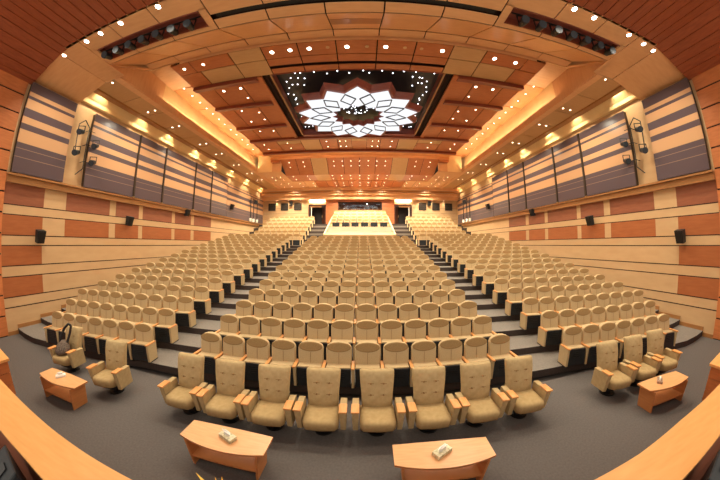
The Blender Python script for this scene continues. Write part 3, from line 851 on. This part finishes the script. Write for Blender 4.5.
for s in (-1, 1):
    for i in range(1, 17):
        cnt = 7 if i == 1 else 8 if i == 2 else 9
        j0 = -1 if i == 16 else 0
        for j in range(j0, cnt):
            x = 5.12 + .544 * j
            y = (4.57 if s < 0 else 4.50) + .86 * (i - 1) - .155 * (x - 5.07)
            end = (j == cnt - 1) if s > 0 else (j == j0)
            seats.append((s * x, y, rowfloor(i), -s * ang, end, 'tan theatre seat, %s block, %s row from the stage, %s from the aisle' % (SIDE[s], ORD[i - 1], ORD[j - j0]), '%s block seats' % SIDE[s]))
    for i in range(NR):
        for j in range(9):
            x = 5.07 + .55 * j
            seats.append((s * x, RY0 + RDY * i, RZ0 + RDZ * i + .1, 0, (j == 8) if s > 0 else (j == 0), 'tan theatre seat, raised rear %s block, %s row, %s from the aisle' % (SIDE[s], ORD[i], ORD[j]), 'rear %s seats' % SIDE[s]))
PFY, PFZ = 22.3, 4.25
for i in range(5):
    for j in range(9):
        x = (-4 + j) * .62
        seats.append((x, PFY + .85 * i, PFZ - .1 + .38 * i, 0, j == 8, 'tan theatre seat, raised rear centre block, %s row, %s from left' % (ORD[i], ORD[j]), 'rear centre seats'))
cp = Vector(cam.location)
seats.sort(key=lambda q: (Vector((q[0], q[1], q[2] + .6)) - cp).length)
def side_of(x):
    return 1
def parts_of(q):
    """(name, mesh, x offset, parent index) - armrest on the left side, and one more on the right for the row's last seat"""
    x, y, z, r, end = q[:5]
    hw = .285 if abs(r) < .01 else .274
    L = [('backrest', 0, None), ('headrest_patch', 0, 0), ('cushion', 0, None), ('seat_pan', 0, None), ('armrest', -hw, None), ('armrest_cap', -hw, 4), ('foot', -hw, 4)]
    if end:
        L += [('armrest', hw, None), ('armrest_cap', hw, 7), ('foot', hw, 7)]
    return L
for q in seats[:300]:
    x, y, z, r, end, label, group = q
    t = thing('theatre_seat', label, 'seat', (x, y, z), r, group)
    made = []
    for nm, dx, par in parts_of(q):
        o = link(nm, SM[nm], t if par is None else made[par])
        if par is None: o.location = (dx, 0, 0)
        made.append(o)
big = MB()
import numpy as np
V, F, MI, off = [], [], [], 0
mats_ = ['fabric', 'patch', 'seam', 'black', 'darkmetal', 'cap']
cache = {}
for nm, me in SM.items():
    vs = np.array([tuple(v.co) for v in me.vertices]); fs = [tuple(p.vertices) for p in me.polygons]
    mi = [mats_.index({'tan_fabric': 'fabric', 'headrest_fabric': 'patch', 'seam_shadow_cloth': 'seam', 'black_plastic': 'black', 'dark_metal': 'darkmetal', 'beech_cap': 'cap'}[me.materials[p.material_index].name]) for p in me.polygons]
    cache[nm] = (vs, fs, mi)
for q in seats[300:]:
    x, y, z, r, end = q[:5]
    c, s_ = math.cos(r), math.sin(r)
    for nm, dx, par in parts_of(q):
        vs, fs, mi = cache[nm]
        X_ = (vs[:, 0] + dx) * c - vs[:, 1] * s_ + x
        Y_ = (vs[:, 0] + dx) * s_ + vs[:, 1] * c + y
        V += list(zip(X_.tolist(), Y_.tolist(), (vs[:, 2] + z).tolist()))
        F += [tuple(off + k for k in f) for f in fs]; MI += mi; off += len(vs)
me = bpy.data.meshes.new('far_theatre_seats'); me.from_pydata(V, [], F)
for n_ in mats_: me.materials.append(M[n_])
me.polygons.foreach_set('material_index', MI); me.update()
tag(link('distant_theatre_seats', me), 'packed rows of tan theatre seats further back in the hall', 'seats', None, 'stuff')

# rear centre platform: cream parapet with sloping cheeks, desk with six dark screens
m = MB()
m.box(-3.0, 3.0, 20.2, 20.32, 2.8, 3.78, 'cream')
for s in (-1, 1):
    xa, xb = sorted((s * 2.9, s * 3.04))
    m.hexa([(xa, 20.2, 2.8), (xb, 20.2, 2.8), (xb, 26.6, 2.8), (xa, 26.6, 2.8), (xa, 20.2, 3.8), (xb, 20.2, 3.8), (xb, 26.6, 6.1), (xa, 26.6, 6.1)], 'cream')
m.hexa([(-2.9, 20.32, 2.8), (2.9, 20.32, 2.8), (2.9, 21.1, 2.8), (-2.9, 21.1, 2.8), (-2.9, 20.32, 3.6), (2.9, 20.32, 3.6), (2.9, 21.1, 4.05), (-2.9, 21.1, 4.05)], 'cream')
struct(m.obj('wall_parapet'))
m = MB()
for i in range(5):
    z = PFZ - .1 + .38 * i
    m.box(-2.9, 2.9, PFY - .35 + .85 * i, PFY + .5 + .85 * i if i < 4 else 26.65, z - .4, z, 'tread')
m.box(-2.9, 2.9, 21.1, PFY - .3, 3.4, 3.9, 'tread')
struct(m.obj('floor'))
desk = thing('control_desk', 'long cream desk at the front of the raised rear centre block', 'desk', (0, 21.2, 3.82))
m = MB(); m.box(-2.8, 2.8, -.08, 0, .0, .62, 'white'); m.obj('desk_front', desk)
m = MB(); m.box(-2.85, 2.85, -.1, .4, .62, .66, 'white'); m.obj('desk_top', desk)
for k in range(6):
    x = -2.08 + k * .835
    t = thing('desk_screen', 'small dark screen on the cream rear desk, %s from the left' % ORD[k], 'screen', (x, 21.3, 4.48), 0, 'screens on the rear desk')
    m = MB(); m.box(-.31, .31, -.02, .03, .06, .42, 'black', Matrix.Rotation(math.radians(-8), 4, 'X')); m.obj('display', t)
    m = MB(); m.box(-.1, .1, -.03, .1, 0, .02, 'darkmetal'); m.box(-.03, .03, .02, .05, 0, .12, 'darkmetal'); m.obj('stand', t)
# equipment behind the booth glass
for k, (x, w_, h_, lb) in enumerate(((-1.6, .5, .3, 'low grey'), (-.5, .9, .22, 'long flat grey'), (.75, .5, .5, 'tall grey'), (1.7, .6, .36, 'grey'))):
    t = thing('equipment_case', lb + ' equipment case behind the booth window, %s from the left' % ORD[k], 'equipment', (x, YB + .62, 6.72))
    m = MB(); m.box(-w_ / 2, w_ / 2, -.15, .15, 0, h_, 'grey'); m.obj('case', t)
    m = MB(); m.box(-w_ / 2 + .04, w_ / 2 - .04, -.165, -.15, .04, h_ - .04, 'darkmetal'); m.obj('front_panel', t)
t = thing('booth_fill_lamp', 'small lamp added inside the booth to light it', 'ceiling light', (.8, YB + .7, 7.62))  # added lamp that lights the booth interior
m = MB(); m.cyl((0, 0, -.12), (0, 0, -.05), .07, 'lens', n=12); m.obj('bulb', t); m = MB(); m.cyl((0, 0, -.05), (0, 0, .15), .02, 'darkmetal', n=6); m.obj('stem', t)
lo = bpy.data.objects.new('lamp_beam', spot_data('booth_light', 25, 160)); COL.objects.link(lo); lo.parent = t; lo.location = (0, 0, -.14)
m = MB(); m.box(-2.4, 2.4, YB + 1.2, YB + 1.3, 6.4, 7.8, 'doorwood'); m.box(-2.4, 2.4, YB + .2, YB + 1.2, 6.66, 6.72, 'doorwood'); m.box(-2.4, 2.4, YB + .2, YB + 1.3, 7.77, 7.82, 'doorwood'); struct(m.obj('wall_booth'))

# ================================================================== FRONT ARMCHAIRS
def vip_meshes():
    R = {}
    def sl(y0, y1, w0, w1, z, r=.05):
        return [(-w0, y0, z), (w0, y0, z), (w1, y1, z), (-w1, y1, z)]
    # backrest: padded slab, reclined
    m = MB(); rings = []
    for z, w, yf, yb in ((.38, .22, .02, .12), (.45, .24, -.02, .14), (.62, .245, .02, .17), (.8, .262, .07, .2), (.93, .272, .12, .23), (.985, .274, .15, .245), (1.0, .268, .17, .235)):
        rings.append([(-w, yf + .03, z), (-w * .85, yf, z), (0, yf - .012, z), (w * .85, yf, z), (w, yf + .03, z), (w, yb - .02, z), (w * .9, yb, z), (-w * .9, yb, z), (-w, yb - .02, z)])
    m.loops(rings, 'vip'); R['backrest'] = m.mesh('backrest')
    m = MB(); m.cyl((0, -.012, 0), (0, .03, 0), .014, 'seam', n=8)
    m.add([(-.05, -.004, .004), (-.05, -.004, -.004), (.05, -.004, -.004), (.05, -.004, .004)], [(0, 1, 2, 3)], 'seam')
    R['button'] = m.mesh('button')
    m = MB(); rings = []
    for z, w, y0, y1 in ((.25, .235, -.36, .02), (.28, .262, -.42, .05), (.39, .27, -.43, .06), (.43, .255, -.41, .05), (.442, .2, -.36, .02)):
        rings.append([(-w, y1, z), (-w, y0 + .06, z), (-w * .8, y0, z), (0, y0 - .015, z), (w * .8, y0, z), (w, y0 + .06, z), (w, y1, z)])
    m.loops(rings, 'vipseat'); R['seat_cushion'] = m.mesh('seat_cushion')
    m = MB(); m.hexa([(-.045, -.3, .2), (.035, -.3, .2), (.035, .08, .2), (-.045, .08, .2), (-.055, -.36, .575), (.05, -.36, .575), (.05, .04, .575), (-.055, .04, .575)], 'vip')
    R['armrest'] = m.mesh('armrest', bevel=.012)
    m = MB(); m.box(-.062, .06, -.385, -.16, .578, .606, 'cap'); R['armrest_cap'] = m.mesh('armrest_cap', bevel=.012)
    m = MB(); m.cyl((0, -.06, 0), (0, -.06, .02), .16, 'darkmetal', n=20); m.cyl((0, -.06, .02), (0, -.06, .15), .07, 'black'); m.box(-.17, .17, -.26, .08, .15, .25, 'black')
    R['pedestal'] = m.mesh('pedestal')
    return R
VM = vip_meshes()
for me_ in (VM['backrest'], VM['seat_cushion']):
    me_.polygons.foreach_set('use_smooth', [True] * len(me_.polygons))
def armchair(x, y, rz, label, group):
    t = thing('armchair', label, 'armchair', (x, y, 0), rz, group)
    b = link('backrest', VM['backrest'], t); 
    for z_, y_ in ((.64, .017), (.82, .068)):
        for x_ in (-.1, .1):
            u = link('button', VM['button'], b); u.location = (x_, y_, z_)
    link('seat_cushion', VM['seat_cushion'], t)
    for s in (-1, 1):
        a = link('armrest', VM['armrest'], t); a.location = (s * .335, 0, 0); a.scale = (s, 1, 1)
        link('armrest_cap', VM['armrest_cap'], a)
    link('pedestal', VM['pedestal'], t)
    return t
for k, x in enumerate((-2.89, -2.07, -1.26, -.44, .41, 1.25, 2.07, 2.92)):
    y = 3.46
    armchair(x, y, math.radians(-.8) * x, 'tan tufted armchair with beech arm caps, front row middle group, %s from left' % ORD[k], 'armchairs in the middle front row')
armchair(-6.62, 3.46, math.radians(10), 'tan armchair at the far left front with a grey bag on its seat', 'armchairs at the left')
armchair(-4.8, 3.36, math.radians(10), 'empty tan armchair between the left coffee table and the left block', 'armchairs at the left')
for k, (x, y) in enumerate(((5.1, 3.34), (5.97, 3.3), (6.84, 3.26))):
    armchair(x, y, math.radians(-8), 'tan armchair behind the right coffee table, %s from the middle' % ORD[k], 'armchairs at the right')

# bag left on the far-left armchair
t = thing('shoulder_bag', 'crumpled grey bag with a black strap on the far left armchair', 'bag', (-6.66, 3.24, .46), math.radians(9))
m = MB(); rings = []
for z, sx, sy in ((0, .16, .12), (.06, .22, .16), (.16, .2, .13), (.25, .14, .08), (.3, .06, .04)):
    rings.append([((sx + random.uniform(-.02, .02)) * math.cos(2 * PI * i / 14), (sy + random.uniform(-.02, .02)) * math.sin(2 * PI * i / 14) + z * .3, z) for i in range(14)])
m.loops(rings, 'bag'); m.obj('bag_body', t, smooth=True)
m = MB()
pth = [(-.1, .03, .2), (-.06, .1, .4), (.0, .16, .56), (.1, .22, .66), (.17, .24, .62), (.16, .18, .45), (.12, .08, .22)]
for a, b in zip(pth[:-1], pth[1:]): m.cyl(a, b, .028, 'strap', n=8)
m.obj('bag_strap', t)

# ================================================================== COFFEE TABLES
def table(x, y, rz, label, L=1.24, D=.46, H=.46):
    t = thing('coffee_table', label, 'coffee table', (x, y, 0), rz, 'coffee tables')
    m = MB(); h = L / 2
    poly = [(-h, D / 2 - .03)] + [(h * k / 4, D / 2 - .03 * (k / 4) ** 2 * 1) for k in range(-3, 4)] + [(h, D / 2 - .03), (h + .0, -D / 2 + .09)] + [(h * k / 5, -D / 2 + .09 * (k / 5) ** 2) for k in range(4, -5, -1)] + [(-h, -D / 2 + .09)]
    poly = poly[::-1]
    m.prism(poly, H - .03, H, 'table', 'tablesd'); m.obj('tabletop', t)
    for s in (-1, 1):
        m = MB(); a, b = sorted((s * (h - .16), s * (h - .13)))
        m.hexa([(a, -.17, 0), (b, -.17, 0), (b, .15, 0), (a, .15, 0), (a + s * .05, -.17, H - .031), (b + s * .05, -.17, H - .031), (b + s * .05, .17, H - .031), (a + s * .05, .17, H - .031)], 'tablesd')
        m.obj('side_panel', t)
    m = MB(); m.box(-h + .14, h - .14, -.16, .14, .13, .155, 'tablesd'); m.obj('shelf', t)
    return t
table(-1.62, 2.45, math.radians(-2), 'beech coffee table at the middle left, before the front armchairs, with tissue box')
table(1.17, 2.36, math.radians(-2), 'beech coffee table at the middle right, before the front armchairs, with tissue box')
table(-5.45, 2.52, math.radians(3), 'small beech coffee table by the far left armchairs', 1.24, .42)
table(5.74, 2.45, math.radians(-6), 'small beech coffee table by the three right armchairs', 1.24, .42)
def tissue(x, y, rz, label, mat='tbox', sc=1.0):
    t = thing('tissue_box', label, 'tissue box', (x, y, .462), rz, 'tissue boxes')
    t.scale = (sc, sc, sc)
    m = MB(); m.box(-.12, .12, -.06, .06, 0, .055, mat); m.obj('box', t, bevel=.004)
    m = MB(); rings = []
    for z, r in ((.055, .035), (.08, .03), (.105, .045), (.12, .01)):
        rings.append([(r * 1.4 * math.cos(2 * PI * i / 9) * (1 + .3 * ((i * 7) % 3)), r * .5 * math.sin(2 * PI * i / 9), z + .008 * (i % 2)) for i in range(9)])
    m.loops(rings, 'paper'); m.obj('tissue', t)
tissue(-1.57, 2.47, math.radians(-25), 'pale tissue box with a raised tissue on the middle left coffee table')
tissue(1.14, 2.37, math.radians(32), 'pale tissue box lying askew on the middle right coffee table')
tissue(-5.5, 2.55, math.radians(60), 'small white tissue pack on the far left coffee table', 'paper', .8)
tissue(5.6, 2.5, math.radians(30), 'brown and white tissue box on the far right coffee table', 'brownbox', .85)

# ================================================================== STAGE EDGE
far = [(-8.0, 1.62), (-6.2, 1.38), (-4.55, 1.22), (-3.52, 1.14), (-2.84, 1.09), (-2.2, 1.055), (-1.59, 1.03), (-.8, 1.01), (0, 1.0), (.8, 1.01), (1.96, 1.03), (2.54, 1.055), (3.38, 1.13), (4.04, 1.17), (4.69, 1.22), (6.2, 1.38), (8.0, 1.62)]
near = [(8.0, 1.16), (5.5, .88), (3.47, .74), (2.98, .69), (2.4, .64), (1.2, .61), (0, .6), (-1.2, .61), (-2.21, .65), (-2.62, .69), (-3.31, .74), (-5.5, .88), (-8.0, 1.16)]
m = MB(); poly = near + far
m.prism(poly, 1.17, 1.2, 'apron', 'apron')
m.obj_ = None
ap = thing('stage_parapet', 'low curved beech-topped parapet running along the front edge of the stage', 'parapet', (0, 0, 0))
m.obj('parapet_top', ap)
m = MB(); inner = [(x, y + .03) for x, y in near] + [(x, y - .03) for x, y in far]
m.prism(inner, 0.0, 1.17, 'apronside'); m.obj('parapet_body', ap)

def wedge(x, y, rz, label):
    t = thing('stage_monitor', label, 'loudspeaker', (x, y, .75), rz, 'stage monitors')
    m = MB(); m.hexa([(-.28, -.2, 0), (.28, -.2, 0), (.28, .2, 0), (-.28, .2, 0), (-.26, -.16, .3), (.26, -.16, .3), (.24, .16, .5), (-.24, .16, .5)], 'black'); m.obj('cabinet', t, bevel=.02)
    m = MB(); m.hexa([(-.03, -.02, .37), (.09, -.02, .37), (.09, .09, .44), (-.03, .09, .44), (-.03, -.02, .40), (.09, -.02, .40), (.09, .09, .47), (-.03, .09, .47)], 'darkmetal'); m.obj('socket_plate', t)
    m = MB(); m.cyl((-.03, .0, .41), (.09, .0, .41), .012, 'grey', n=8); m.obj('handle', t)
wedge(-2.72, .44, math.radians(-14), 'black stage monitor loudspeaker behind the parapet at the left')
wedge(3.02, .42, math.radians(14), 'black stage monitor loudspeaker behind the parapet at the right')

# yellow plant in front of the left table
t = thing('potted_plant', 'spiky yellow-leaved plant standing on the stage parapet edge', 'plant', (-.63, .92, 1.2))
m = MB(); m.cyl((0, 0, 0), (0, 0, .13), .05, 'terracotta', r1=.07, n=14); m.obj('pot', t)
m = MB()
for k in range(22):
    a = 2 * PI * k / 22 + random.uniform(-.1, .1); l = random.uniform(.12, .2); up = random.uniform(1.2, 2.4)
    d = Vector((math.cos(a), math.sin(a), 0)); u = Vector((-d.y, d.x, 0))
    p0 = Vector((0, 0, .12)) + d * .02; p1 = p0 + d * l * .45 + Vector((0, 0, l * up * .6)); p2 = p0 + d * l + Vector((0, 0, l * up * .75))
    m.add([p0 - u * .008, p0 + u * .008, p1 + u * .016, p1 - u * .016, p2, p1 + Vector((0, 0, .004))], [(0, 1, 2, 5), (0, 5, 3), (5, 2, 4), (3, 5, 4)], 'leaf')
m.obj('leaves', t)
